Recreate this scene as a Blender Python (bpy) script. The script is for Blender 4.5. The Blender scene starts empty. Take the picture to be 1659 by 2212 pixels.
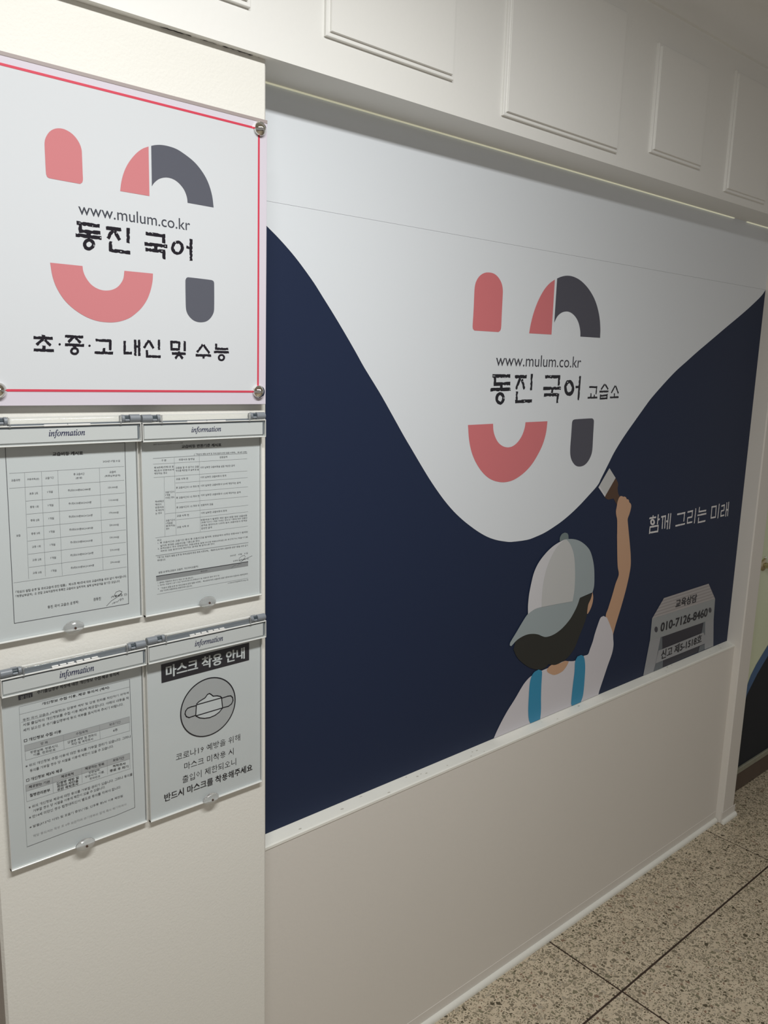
import bpy, math, random
from mathutils import Vector, Matrix
from mathutils.geometry import tessellate_polygon

# ------------------------------------------------------------------ camera, world, lights, exposure
S = bpy.context.scene
FW, FH = 1659.0, 2212.0
YAW, PITCH, ROLL, FPX = math.radians(40.98767), math.radians(-10.47171), math.radians(1.58117), 1732.22
CH = 1.6926                                   # camera height above the floor (m)
_cy, _sy, _cp, _sp = math.cos(YAW), math.sin(YAW), math.cos(PITCH), math.sin(PITCH)
_f = Vector((_sy * _cp, _cy * _cp, _sp)); _r = Vector((_cy, -_sy, 0)); _u = _r.cross(_f)
_c, _s = math.cos(ROLL), math.sin(ROLL)
CR, CU, CF = _c * _r + _s * _u, -_s * _r + _c * _u, _f
cam = bpy.data.objects.new('camera', bpy.data.cameras.new('camera'))
S.collection.objects.link(cam)
m = Matrix((( CR.x, CU.x, -CF.x, 0), (CR.y, CU.y, -CF.y, 0), (CR.z, CU.z, -CF.z, CH), (0, 0, 0, 1)))
cam.matrix_world = m
cam.data.sensor_fit = 'HORIZONTAL'; cam.data.sensor_width = 36; cam.data.lens = 36 * FPX / FW
cam.data.clip_start = 0.05
S.camera = cam

W = bpy.data.worlds.new('world'); S.world = W; W.use_nodes = True
W.node_tree.nodes['Background'].inputs[0].default_value = (1.0, 0.955, 0.915, 1)
W.node_tree.nodes['Background'].inputs[1].default_value = 0.20

def area(name, loc, sx, sy, power, col, rot=(0, 0, 0)):
    L = bpy.data.lights.new(name, 'AREA'); L.shape = 'RECTANGLE'; L.size = sx; L.size_y = sy
    L.energy = power; L.color = col
    o = bpy.data.objects.new(name, L); S.collection.objects.link(o); o.location = loc; o.rotation_euler = rot
    return o
area('ceiling_tube_light', (0.45, 0.22, 2.60), 1.2, 0.16, 27, (1.0, 1.0, 0.985))
S.view_settings.view_transform = 'Standard'; S.view_settings.look = 'None'
S.view_settings.gamma = 1; S.view_settings.exposure = 0.42
S.view_settings.use_curve_mapping = False

# ------------------------------------------------------------------ helpers
C = S.collection
random.seed(7)
def lin(c): 
    c /= 255.0
    return c / 12.92 if c <= 0.04045 else ((c + 0.055) / 1.055) ** 2.4
def ray(px, py):
    return CR * ((px - FW / 2) / FPX) - CU * ((py - FH / 2) / FPX) + CF
def on(px, py, y):                             # point of a wall plane seen at a photo pixel -> (x, z)
    d = ray(px, py); t = y / d.y
    return (d.x * t, d.z * t + CH)
def onfloor(px, py):
    d = ray(px, py); t = -CH / d.z
    return (d.x * t, d.y * t)
def crop(ox, oy, s):                           # pixel frame of an enlarged detail
    return lambda u, v: (ox + u / s, oy + v / s)

def mat(name, col, rough=0.6, metal=0.0, spec=0.5, noise=None, bump=None, trans=0.0, emit=None, ior=1.45):
    m = bpy.data.materials.new(name); m.use_nodes = True
    N = m.node_tree.nodes; L = m.node_tree.links; b = N['Principled BSDF']
    b.inputs['Base Color'].default_value = (*col, 1); b.inputs['Roughness'].default_value = rough
    b.inputs['Metallic'].default_value = metal; b.inputs['Specular IOR Level'].default_value = spec
    b.inputs['Transmission Weight'].default_value = trans; b.inputs['IOR'].default_value = ior
    if emit:
        b.inputs['Emission Color'].default_value = (*emit[0], 1); b.inputs['Emission Strength'].default_value = emit[1]
    tc = N.new('ShaderNodeTexCoord')
    if noise:
        sc, amt = noise
        n = N.new('ShaderNodeTexNoise'); n.inputs['Scale'].default_value = sc; n.inputs['Detail'].default_value = 5
        mx = N.new('ShaderNodeMix'); mx.data_type = 'RGBA'
        mx.inputs[6].default_value = (*[c * (1 - amt) for c in col], 1); mx.inputs[7].default_value = (*[min(1, c * (1 + amt)) for c in col], 1)
        L.new(tc.outputs['Object'], n.inputs['Vector']); L.new(n.outputs['Fac'], mx.inputs[0]); L.new(mx.outputs[2], b.inputs['Base Color'])
    if bump:
        sc, dist = bump
        n2 = N.new('ShaderNodeTexNoise'); n2.inputs['Scale'].default_value = sc; n2.inputs['Detail'].default_value = 3
        bp = N.new('ShaderNodeBump'); bp.inputs['Distance'].default_value = dist; bp.inputs['Strength'].default_value = 0.6
        L.new(tc.outputs['Object'], n2.inputs['Vector']); L.new(n2.outputs['Fac'], bp.inputs['Height']); L.new(bp.outputs[0], b.inputs['Normal'])
    return m
def clear_mat(name, tint=(0.97, 0.98, 0.98), fr=1.45, rough=0.04):
    m = bpy.data.materials.new(name); m.use_nodes = True
    N = m.node_tree.nodes; L = m.node_tree.links; N.remove(N['Principled BSDF'])
    t = N.new('ShaderNodeBsdfTransparent'); t.inputs[0].default_value = (*tint, 1)
    g = N.new('ShaderNodeBsdfGlossy'); g.inputs['Roughness'].default_value = rough
    f = N.new('ShaderNodeFresnel'); f.inputs[0].default_value = fr
    gm = N.new('ShaderNodeNewGeometry'); iv = N.new('ShaderNodeMath'); iv.operation = 'SUBTRACT'; iv.inputs[0].default_value = 1.0; L.new(gm.outputs['Backfacing'], iv.inputs[1])
    mu = N.new('ShaderNodeMath'); mu.operation = 'MULTIPLY'; L.new(f.outputs[0], mu.inputs[0]); L.new(iv.outputs[0], mu.inputs[1])
    x = N.new('ShaderNodeMixShader'); L.new(mu.outputs[0], x.inputs[0]); L.new(t.outputs[0], x.inputs[1]); L.new(g.outputs[0], x.inputs[2])
    L.new(x.outputs[0], N['Material Output'].inputs[0])
    return m

M = dict(
    wall=mat('cream_wall_paint', (0.80, 0.79, 0.735), 0.55, noise=(3, 0.02), bump=(260, 0.0006)),
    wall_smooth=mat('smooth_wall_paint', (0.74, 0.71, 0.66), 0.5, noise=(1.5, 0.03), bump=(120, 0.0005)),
    fascia=mat('white_fascia_paint', (0.82, 0.82, 0.79), 0.5, noise=(2, 0.02), bump=(90, 0.0004)),
    ceiling=mat('ceiling_paint', (0.62, 0.58, 0.50), 0.8, noise=(2, 0.03)),
    gloss=mat('sill_gloss_paint', (0.84, 0.84, 0.78), 0.35, noise=(14, 0.04), bump=(60, 0.0006)),
    sheet=mat('white_print_film', (0.75, 0.79, 0.83), 0.38),
    navy=mat('navy_print', (0.018, 0.028, 0.064), 0.5, spec=0.2),
    salmon=mat('salmon_print', (0.66, 0.185, 0.20), 0.4),
    dark=mat('charcoal_print', (0.075, 0.076, 0.100), 0.4),
    ink=mat('black_print', (0.012, 0.012, 0.018), 0.4),
    ink_soft=mat('grey_black_print', (0.05, 0.05, 0.065), 0.4),
    whiteink=mat('white_ink', (0.72, 0.71, 0.72), 0.45),
    skin=mat('printed_skin', (0.58, 0.355, 0.225), 0.42),
    teal=mat('printed_teal', (0.035, 0.27, 0.46), 0.42),
    shirt=mat('printed_white', (0.66, 0.64, 0.68), 0.42),
    cap1=mat('printed_cap_light', (0.66, 0.66, 0.69), 0.42),
    cap2=mat('printed_cap_mid', (0.55, 0.56, 0.56), 0.42),
    cap3=mat('printed_cap_shade', (0.34, 0.40, 0.42), 0.42),
    cap4=mat('printed_cap_button', (0.17, 0.22, 0.225), 0.42),
    hair=mat('printed_hair', (0.024, 0.025, 0.022), 0.42),
    brush=mat('printed_brown', (0.085, 0.04, 0.018), 0.42),
    bench1=mat('printed_bench_top', (0.42, 0.40, 0.40), 0.42),
    bench1b=mat('printed_bench_line', (0.33, 0.31, 0.31), 0.42),
    bench2=mat('printed_bench_front', (0.32, 0.34, 0.35), 0.42),
    bench3=mat('printed_bench_leg', (0.34, 0.35, 0.37), 0.42),
    bench4=mat('printed_bench_shadow', (0.14, 0.16, 0.18), 0.42),
    bench5=mat('printed_bench_gap', (0.03, 0.03, 0.045), 0.42),
    acryl=mat('sign_acrylic', (0.64, 0.60, 0.67), 0.16),
    acryl_in=mat('sign_field_film', (0.62, 0.645, 0.67), 0.16),
    acryl_reflection=mat('sign_edge_reflection', (0.36, 0.31, 0.30), 0.2),
    s_salmon=mat('sign_salmon', (0.57, 0.205, 0.22), 0.16),
    s_dark=mat('sign_charcoal', (0.10, 0.105, 0.13), 0.16),
    s_ink=mat('sign_black', (0.014, 0.012, 0.018), 0.2),
    s_ink2=mat('sign_dark_grey', (0.055, 0.06, 0.075), 0.2),
    red=mat('sign_red', (0.62, 0.06, 0.10), 0.2),
    steel=mat('polished_steel', (0.78, 0.76, 0.72), 0.07, metal=1),
    hinge=mat('hinge_steel', (0.9, 0.9, 0.88), 0.25, metal=0.25),
    greyp=mat('grey_hinge_plastic', (0.20, 0.22, 0.245), 0.3),
    dgreyp=mat('dark_hinge_recess', (0.035, 0.05, 0.06), 0.35),
    paper=mat('white_paper', (0.62, 0.64, 0.645), 0.7),
    strip=mat('label_card', (0.63, 0.64, 0.635), 0.45),
    text=mat('document_ink', (0.07, 0.07, 0.08), 0.7),
    text_b=mat('document_bold_ink', (0.018, 0.015, 0.02), 0.7),
    text_l=mat('document_faint_ink', (0.40, 0.40, 0.41), 0.7),
    rule=mat('document_rule', (0.27, 0.28, 0.29), 0.7),
    shade=mat('document_grey', (0.44, 0.445, 0.45), 0.7),
    shade2=mat('document_midgrey', (0.28, 0.285, 0.29), 0.7),
    navytext=mat('label_navy_ink', (0.012, 0.014, 0.07), 0.5),
    clear=clear_mat('clear_cover'),
    clear2=clear_mat('clear_thick', (0.96, 0.965, 0.965), 1.5, 0.08),
    edge=mat('clear_plastic_edge', (0.68, 0.69, 0.67), 0.12),
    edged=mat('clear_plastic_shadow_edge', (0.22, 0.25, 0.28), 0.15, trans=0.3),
    glass=mat('moulded_clear_plastic', (0.93, 0.94, 0.94), 0.08, trans=0.85, ior=1.42),
    screw=mat('brown_screw', (0.10, 0.06, 0.045), 0.4, metal=0.5),
    crack=mat('open_crack', (0.012, 0.010, 0.008), 0.9),
    grey_caulk=mat('grey_soffit_edge', (0.42, 0.41, 0.37), 0.7, noise=(30, 0.15)),
    chip=mat('bare_filler', (0.62, 0.60, 0.53), 0.7),
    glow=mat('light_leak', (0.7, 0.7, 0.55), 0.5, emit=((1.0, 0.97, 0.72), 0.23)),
    joint=mat('terrazzo_joint', (0.045, 0.028, 0.020), 0.5, noise=(40, 0.4)),
    green=mat('door_pale_green_film', (0.72, 0.78, 0.56), 0.35),
    blue=mat('door_blue_film', (0.045, 0.12, 0.27), 0.4),
    dnavy=mat('door_black_film', (0.014, 0.018, 0.026), 0.5, spec=0.2),
    brown=mat('door_brown_rail', (0.085, 0.058, 0.042), 0.45, noise=(20, 0.2)),
    aluminium=mat('door_grey_strip', (0.26, 0.26, 0.20), 0.45, noise=(60, 0.2)),
    brass=mat('dull_brass', (0.60, 0.52, 0.34), 0.3, metal=1),
    sidewood=mat('side_door_paint', (0.10, 0.045, 0.03), 0.5, noise=(30, 0.3)),
)
# terrazzo
def terrazzo():
    m = bpy.data.materials.new('terrazzo'); m.use_nodes = True
    N = m.node_tree.nodes; L = m.node_tree.links; b = N['Principled BSDF']; b.inputs['Roughness'].default_value = 0.38
    tc = N.new('ShaderNodeTexCoord')
    def ramp(stops, interp='LINEAR'):
        r = N.new('ShaderNodeValToRGB'); r.color_ramp.interpolation = interp
        e = r.color_ramp.elements
        while len(e) < len(stops): e.new(0.5)
        for q, (p, c) in zip(e, stops): q.position = p; q.color = (*c, 1)
        return r
    base = ramp([(0.3, (0.56, 0.475, 0.35)), (0.7, (0.68, 0.585, 0.44))])
    n = N.new('ShaderNodeTexNoise'); n.inputs['Scale'].default_value = 25; n.inputs['Detail'].default_value = 6
    L.new(tc.outputs['Object'], n.inputs['Vector']); L.new(n.outputs['Fac'], base.inputs[0])
    cur = base.outputs[0]
    warp = N.new('ShaderNodeTexNoise'); warp.inputs['Scale'].default_value = 60
    L.new(tc.outputs['Object'], warp.inputs['Vector'])
    add = N.new('ShaderNodeMix'); add.data_type = 'VECTOR'; add.inputs[0].default_value = 0.012
    L.new(tc.outputs['Object'], add.inputs[4]); L.new(warp.outputs['Color'], add.inputs[5])
    for scale, stretch, thr, share in ((185, 1.3, 0.15, 0.45), (108, 1.35, 0.13, 0.66), (84, 0.8, 0.14, 0.42)):
        mp = N.new('ShaderNodeMapping'); mp.inputs['Scale'].default_value = (1, stretch, 1); mp.inputs['Rotation'].default_value = (0, 0, scale * 0.013)
        L.new(add.outputs[1], mp.inputs['Vector'])
        v = N.new('ShaderNodeTexVoronoi'); v.feature = 'DISTANCE_TO_EDGE'; v.voronoi_dimensions = '2D'; v.inputs['Scale'].default_value = scale
        v2 = N.new('ShaderNodeTexVoronoi'); v2.feature = 'F1'; v2.voronoi_dimensions = '2D'; v2.inputs['Scale'].default_value = scale
        L.new(mp.outputs[0], v.inputs['Vector']); L.new(mp.outputs[0], v2.inputs['Vector'])
        sep = N.new('ShaderNodeSeparateColor'); L.new(v2.outputs['Color'], sep.inputs[0])
        th = N.new('ShaderNodeMath'); th.operation = 'MULTIPLY_ADD'; L.new(sep.outputs[0], th.inputs[0]); th.inputs[1].default_value = 0.16; th.inputs[2].default_value = thr
        g = N.new('ShaderNodeMath'); g.operation = 'GREATER_THAN'; L.new(v.outputs['Distance'], g.inputs[0]); L.new(th.outputs[0], g.inputs[1])
        s = N.new('ShaderNodeMath'); s.operation = 'LESS_THAN'; L.new(sep.outputs[1], s.inputs[0]); s.inputs[1].default_value = share
        a = N.new('ShaderNodeMath'); a.operation = 'MULTIPLY'; L.new(g.outputs[0], a.inputs[0]); L.new(s.outputs[0], a.inputs[1])
        cr = ramp([(0.0, (0.09, 0.075, 0.045)), (0.07, (0.21, 0.18, 0.125)), (0.28, (0.29, 0.25, 0.18)), (0.5, (0.36, 0.31, 0.225)), (0.68, (0.22, 0.20, 0.13)), (0.86, (0.25, 0.17, 0.115)), (0.92, (0.40, 0.35, 0.27))], 'CONSTANT')
        L.new(sep.outputs[2], cr.inputs[0])
        mx = N.new('ShaderNodeMix'); mx.data_type = 'RGBA'; L.new(a.outputs[0], mx.inputs[0]); L.new(cur, mx.inputs[6]); L.new(cr.outputs[0], mx.inputs[7])
        cur = mx.outputs[2]
    L.new(cur, b.inputs['Base Color'])
    return m
M['terrazzo'] = terrazzo()

DEFER = []
class MB:
    def __init__(s): s.v = []; s.f = []; s.pend = []
    def poly(s, pts, faces):
        o = len(s.v); s.v += [tuple(p) for p in pts]; s.f += [tuple(i + o for i in f) for f in faces]; return s
    def box(s, x0, x1, y0, y1, z0, z1):
        p = [(x0,y0,z0),(x1,y0,z0),(x1,y1,z0),(x0,y1,z0),(x0,y0,z1),(x1,y0,z1),(x1,y1,z1),(x0,y1,z1)]
        return s.poly(p, [(0,3,2,1),(4,5,6,7),(0,1,5,4),(1,2,6,5),(2,3,7,6),(3,0,4,7)])
    def prism_x(s, x0, x1, prof, x0s=None, x1s=None):   # profile [(y,z)] swept along x (optional mitre offsets)
        n = len(prof); a = [(x0 + (x0s[i] if x0s else 0), y, z) for i, (y, z) in enumerate(prof)]
        b = [(x1 + (x1s[i] if x1s else 0), y, z) for i, (y, z) in enumerate(prof)]
        s.poly(a + b, [(i, (i+1) % n, n + (i+1) % n, n + i) for i in range(n)] + [tuple(range(n))[::-1], tuple(range(n, 2*n))])
        return s
    def plate(s, x0, x1, z0, z1, yf, yb, bev=0.0015):     # bevelled slab facing -y
        p = []
        for (dx, y) in ((bev, yf), (0, yf + bev), (0, yb)):
            p += [(x0+dx, y, z0+dx), (x1-dx, y, z0+dx), (x1-dx, y, z1-dx), (x0+dx, y, z1-dx)]
        f = [(0,1,2,3), (11,10,9,8)]
        for k in (0, 4):
            for i in range(4): j = (i+1) % 4; f.append((k+i, k+4+i, k+4+j, k+j))
        return s.poly(p, f)
    def lathe(s, c, prof, axis='y', n=20):                 # prof [(r, t)] along axis
        o = len(s.v)
        for r, t in prof:
            for i in range(n):
                a = 2*math.pi*i/n; ca, sa = math.cos(a)*r, math.sin(a)*r
                s.v.append((c[0]+ca, c[1]+t, c[2]+sa) if axis == 'y' else (c[0]+t, c[1]+ca, c[2]+sa))
        for k in range(len(prof)-1):
            for i in range(n):
                j = (i+1) % n; s.f.append((o+k*n+i, o+k*n+j, o+(k+1)*n+j, o+(k+1)*n+i))
        s.f.append(tuple(o+i for i in range(n))); s.f.append(tuple(o+(len(prof)-1)*n+i for i in range(n))[::-1])
        return s
    def build(s, name, m, parent=None, smooth=False):
        me = bpy.data.meshes.new(name)
        if s.pend:
            me.materials.append(m); o = bpy.data.objects.new(name, me); C.objects.link(o); DEFER.append((me, s))
            o.parent = parent; o.matrix_parent_inverse = parent.matrix_world.inverted() if parent.type != 'EMPTY' else Matrix.Translation(-parent.location)
            return o
        me.from_pydata(s.v, [], s.f); me.validate()
        import bmesh
        bm = bmesh.new(); bm.from_mesh(me); bmesh.ops.recalc_face_normals(bm, faces=bm.faces); bm.to_mesh(me); bm.free()
        me.materials.append(m)
        if smooth:
            for p in me.polygons: p.use_smooth = True
            try: me.set_sharp_from_angle(angle=math.radians(38))
            except Exception: pass
        o = bpy.data.objects.new(name, me); C.objects.link(o)
        if parent is not None:
            o.parent = parent; o.matrix_parent_inverse = parent.matrix_world.inverted() if parent.type != 'EMPTY' else Matrix.Translation(-parent.location)
        return o

def tag(o, label, cat, group=None):
    o['label'] = label; o['category'] = cat
    if group: o['group'] = group
    return o
def thing(name, label, cat, loc=(0, 0, 0), group=None):
    o = bpy.data.objects.new(name, None); C.objects.link(o); o.location = loc; o.empty_display_size = 0.05
    return tag(o, label, cat, group)
def struct(o): o['kind'] = 'structure'; return o
def lab(o, t): o['label'] = t; return o

# flat print -------------------------------------------------------
def smooth_closed(P, sub=4, corner=38):
    n = len(P); out = []
    cor = []
    for i in range(n):
        a, b, c = P[i-1], P[i], P[(i+1) % n]
        v1 = (b[0]-a[0], b[1]-a[1]); v2 = (c[0]-b[0], c[1]-b[1])
        ang = abs(math.degrees(math.atan2(v1[0]*v2[1]-v1[1]*v2[0], v1[0]*v2[0]+v1[1]*v2[1]))); cor.append(ang > corner)
    for i in range(n):
        j = (i+1) % n; p1, p2 = P[i], P[j]
        p0 = P[i-1] if not cor[i] else (2*p1[0]-p2[0], 2*p1[1]-p2[1])
        p3 = P[(j+1) % n] if not cor[j] else (2*p2[0]-p1[0], 2*p2[1]-p1[1])
        L = math.hypot(p2[0]-p1[0], p2[1]-p1[1])
        # clamp long neighbours so tangents stay tame
        def cl(q, p):
            d = math.hypot(q[0]-p[0], q[1]-p[1])
            return q if d <= 1.6*L or d == 0 else (p[0]+(q[0]-p[0])*1.6*L/d, p[1]+(q[1]-p[1])*1.6*L/d)
        p0, p3 = cl(p0, p1), cl(p3, p2)
        for k in range(sub):
            t = k/sub
            out.append(tuple(0.5*((2*p1[d])+(-p0[d]+p2[d])*t+(2*p0[d]-5*p1[d]+4*p2[d]-p3[d])*t*t+(-p0[d]+3*p1[d]-3*p2[d]+p3[d])*t**3) for d in (0, 1)))
    return out
def shape(name, pts, y, m, parent, tr=None, smooth=True, zmin=None, lift=0.0003, ybase=None):
    P = [tr(*p) if tr else p for p in pts]
    if smooth: P = smooth_closed(P)
    Q = [on(px, py, y) for px, py in P]
    if zmin is not None: Q = [(x, max(z, zmin)) for x, z in Q]
    yy = (ybase if ybase is not None else y)
    tri = tessellate_polygon([[Vector((x, z, 0)) for x, z in Q]])
    return MB().poly([(x, yy - lift, z) for x, z in Q], tri).build(name, m, parent)
def ribbon(mb, A, B, w, y, rough=0.0, w2=None):
    (x0, z0), (x1, z1) = A, B; L = math.hypot(x1-x0, z1-z0) or 1e-6; dx, dz = (x1-x0)/L, (z1-z0)/L; nx, nz = -dz, dx
    n = max(3, int(L/(w*0.42))) if rough else 1; o = len(mb.v)
    for k in range(n+1):
        t = k/n
        for sg in (1, -1):
            h = w/2
            if rough: h *= 1 - (rough*random.uniform(0.6, 1.3) if random.random() < 0.22 else random.uniform(0, 0.10))
            e = random.uniform(-0.08, 0.08)*w if rough and k in (0, n) else 0
            mb.v.append((x0+dx*(L*t+e)+nx*h*sg, y, z0+dz*(L*t+e)+nz*h*sg))
    for k in range(n): mb.f.append((o+2*k, o+2*k+1, o+2*k+3, o+2*k+2))
def strokes(name, segs, rings, w, y, m, parent, tr, lift=0.0006, rough=0.38, dots=(), ybase=None):
    its = [('s', q, q[0], q[2]) for q in segs]+[('r', q, q[0]-q[2], q[0]+q[2]) for q in rings]+[('d', q, q[0]-q[2], q[0]+q[2]) for q in dots]
    its = sorted([(k, q, min(on(*tr(a, q[1]), y)[0], on(*tr(b, q[3] if k == 's' else q[1]), y)[0]), max(on(*tr(a, q[1]), y)[0], on(*tr(b, q[3] if k == 's' else q[1]), y)[0])) for k, q, a, b in its], key=lambda t: t[2])
    groups, edge_ = [], -9                        # one mesh per letter: strokes whose spans touch
    for k, q, a, b in its:
        if a > edge_+w*0.75: groups.append([])
        groups[-1].append((k, q)); edge_ = max(edge_, b)
    for g in groups:
        o = letter(name, [q for k, q in g if k == 's'], [q for k, q in g if k == 'r'], w, y, m, parent, tr, lift, rough, [q for k, q in g if k == 'd'], ybase)
    return o
def letter(name, segs, rings, w, y, m, parent, tr, lift=0.0006, rough=0.38, dots=(), ybase=None):
    mb = MB(); yy = (ybase if ybase is not None else y) - lift
    for sg in segs:
        ww = w*(sg[4] if len(sg) > 4 else 1); A = on(*tr(sg[0], sg[1]), y); B = on(*tr(sg[2], sg[3]), y)
        ribbon(mb, A, B, ww, yy, rough); yy -= 0.00002
    for (cx, cy, rx, ry, ix, iy) in rings:
        n = 26; o = len(mb.v)
        for i in range(n):
            a = 2*math.pi*i/n; jo = 1 + random.uniform(-0.03, 0.05); ji = 1 + random.uniform(-0.14, 0.12)
            for R, q in (((rx, ry), jo), ((ix, iy), ji)):
                x, z = on(*tr(cx+math.cos(a)*R[0]*q, cy+math.sin(a)*R[1]*q), y); mb.v.append((x, yy, z))
        for i in range(n):
            j = (i+1) % n; mb.f.append((o+2*i, o+2*i+1, o+2*j+1, o+2*j))
    for dt in dots:
        n = 14; cx, cy, r = dt[:3]; r2 = dt[3] if len(dt) > 3 else r
        mb.poly([(lambda q: (q[0], yy, q[1]))(on(*tr(cx+math.cos(2*math.pi*i/n)*r, cy+math.sin(2*math.pi*i/n)*r2), y)) for i in range(n)], [tuple(range(n))])
    return mb.build(name, m, parent)
def line(mb, a, b, w, y, yl): ribbon(mb, on(*a, y), on(*b, y), w, yl)
def polyline(mb, pts, w, y, yl):
    Q = [on(*p, y) for p in pts]
    for a, b in zip(Q, Q[1:]): ribbon(mb, a, b, w, yl)
    for x, z in Q[1:-1]: mb.poly([(x+math.cos(k*math.pi/4)*w/2, yl, z+math.sin(k*math.pi/4)*w/2) for k in range(8)], [tuple(range(8))])

def put(mb, body, BL, BR, h, y, yl, tr=None, bold=0.0, res=1, shear=0.0):
    if tr:
        TLp = tr(BL[0], BL[1]-h); BL = tr(*BL); BR = tr(*BR)
    else: TLp = (BL[0], BL[1]-h)
    A = on(*BL, y); B = on(*BR, y); T = on(*TLp, y)
    mb.pend.append((body, bold, res, A, B, T[1]-A[1], yl, shear))
def set_type():                                # every text is set in a few passes, one curve per weight, a line each
    keys = {}
    for me, mb in DEFER:
        for p in mb.pend: keys.setdefault((min(0, p[1]), p[2]), {}).setdefault(p[0], None)
    for (bold, res), bodies in keys.items():
        names = list(bodies)
        cu = bpy.data.curves.new('type', 'FONT'); cu.body = '\n'.join(names); cu.size = 1; cu.space_line = 3.0; cu.resolution_u = res; cu.fill_mode = 'FRONT'; cu.offset = bold
        ob = bpy.data.objects.new('type', cu); C.objects.link(ob)
        dg = bpy.context.evaluated_depsgraph_get(); dg.update()
        me = bpy.data.meshes.new_from_object(ob.evaluated_get(dg))
        V = [(v.co.x, v.co.y) for v in me.vertices]; rows = [[] for _ in names]
        for p in me.polygons: rows[min(len(names)-1, max(0, round((0.35-V[p.vertices[0]][1])/3.0)))].append(tuple(p.vertices))
        for i, nm in enumerate(names):
            use = sorted({v for f in rows[i] for v in f}); ix = {v: k for k, v in enumerate(use)}
            P = [V[v] for v in use]; bodies[nm] = (P, [tuple(ix[v] for v in f) for f in rows[i]], min(p[0] for p in P), max(p[0] for p in P), min(p[1] for p in P), max(p[1] for p in P))
        bpy.data.objects.remove(ob); bpy.data.curves.remove(cu); bpy.data.meshes.remove(me)
    for me, mb in DEFER:
        for (body, bold, res, A, B, H, yl, shear) in mb.pend:
            V, F, x0, x1, y0, y1 = keys[(min(0, bold), res)][body]
            for kk, (dx, dy) in enumerate([(0, 0)] if bold <= 0 else [(-bold, -bold*0.6), (bold, -bold*0.6), (-bold, bold*0.6), (bold, bold*0.6)]):
              out = []
              for vx, vy in V:
                vx += dx; vy += dy
                q = (vx-x0)/(x1-x0); t = (vy-y0)/(y1-y0)
                out.append((A[0]+(B[0]-A[0])*q+shear*H*t, yl-0.00003*kk, A[1]+(B[1]-A[1])*q+H*t))
              mb.poly(out, F)
        me.from_pydata(mb.v, [], mb.f)

# ------------------------------------------------------------------ planes of the place
YA, YAR, YB, YC, YF, YD = 1.213, 1.250, 1.275, 1.305, 1.198, 1.330   # left pillar, right pillar, lower wall, mural, fascia, door
ZS = 0.4827 + CH                                           # underside of the fascia
XL0, XL1, XR0, XR1 = 0.2878, 0.7730, 2.8365, 2.928          # left pillar / right pillar
ZSILL = CH - 0.976
ZC = 2.66

# ------------------------------------------------------------------ structure
# floor with terrazzo panels and dividing joints
jx = [onfloor(1188, 2034)[0], onfloor(1527, 1794)[0]]; step = jx[1]-jx[0]; jy = onfloor(1339, 2144)[1]
floor = struct(MB().box(-3.2, 6.0, -1.35, 1.9, -0.06, -0.0025).build('floor', M['joint']))
xs = [jx[0]+step*k for k in range(-5, 5)]
ys = [jy-step*k for k in range(-1, 3)]
first = {}
for i in range(len(xs)-1):
    for j in range(len(ys)-1):
        x0, x1 = xs[i]+0.003, xs[i+1]-0.003; y1, y0 = ys[j]-0.003, ys[j+1]+0.003
        if j == 0: y1 = 1.88
        y0 = max(y0, -1.34); x0 = max(x0, -3.19); x1 = min(x1, 5.99)
        if x1 <= x0 or y1 <= y0: continue
        bv = 0.0012
        p = [(x0+bv, y0+bv, 0), (x1-bv, y0+bv, 0), (x1-bv, y1-bv, 0), (x0+bv, y1-bv, 0), (x0, y0, -bv), (x1, y0, -bv), (x1, y1, -bv), (x0, y1, -bv), (x0, y0, -0.008), (x1, y0, -0.008), (x1, y1, -0.008), (x0, y1, -0.008)]
        f = [(0, 1, 2, 3)] + [(k+a, k+4+a, k+4+(a+1) % 4, k+(a+1) % 4) for k in (0, 4) for a in range(4)]
        MB().poly(p, f).build('floor_panel', M['terrazzo'], floor)

struct(MB().box(-3.2, 6.0, -1.35, 1.9, ZC, ZC+0.05).build('ceiling', M['ceiling']))
# back wall: low wall under the mural
wb = struct(MB().prism_x(XL1-0.02, XR0+0.02, [(YB, 0), (1.45, 0), (1.45, ZSILL-0.002), (YC+0.002, ZSILL-0.002), (YB, ZSILL-0.011)]).build('wall_back', M['wall_smooth']))
# pillars
def pillar(x0, x1, name, ztop, YA):
    b = 0.004
    p = [(x0, 1.45), (x0, YA+b), (x0+b, YA), (x1-b, YA), (x1, YA+b), (x1, 1.45)]
    mb = MB(); n = len(p)
    mb.poly([(x, y, 0) for x, y in p]+[(x, y, ztop) for x, y in p], [(i, (i+1) % n, n+(i+1) % n, n+i) for i in range(n)]+[tuple(range(n)), tuple(range(n, 2*n))[::-1]])
    return struct(mb.build(name, M['wall']))
pl = pillar(XL0, XL1, 'wall_back_left', ZS+0.001, YA)
pr = pillar(XR0, XR1, 'wall_back_right', ZS+0.001, YAR)
pr.data.materials[0] = M['wall_smooth']
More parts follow.
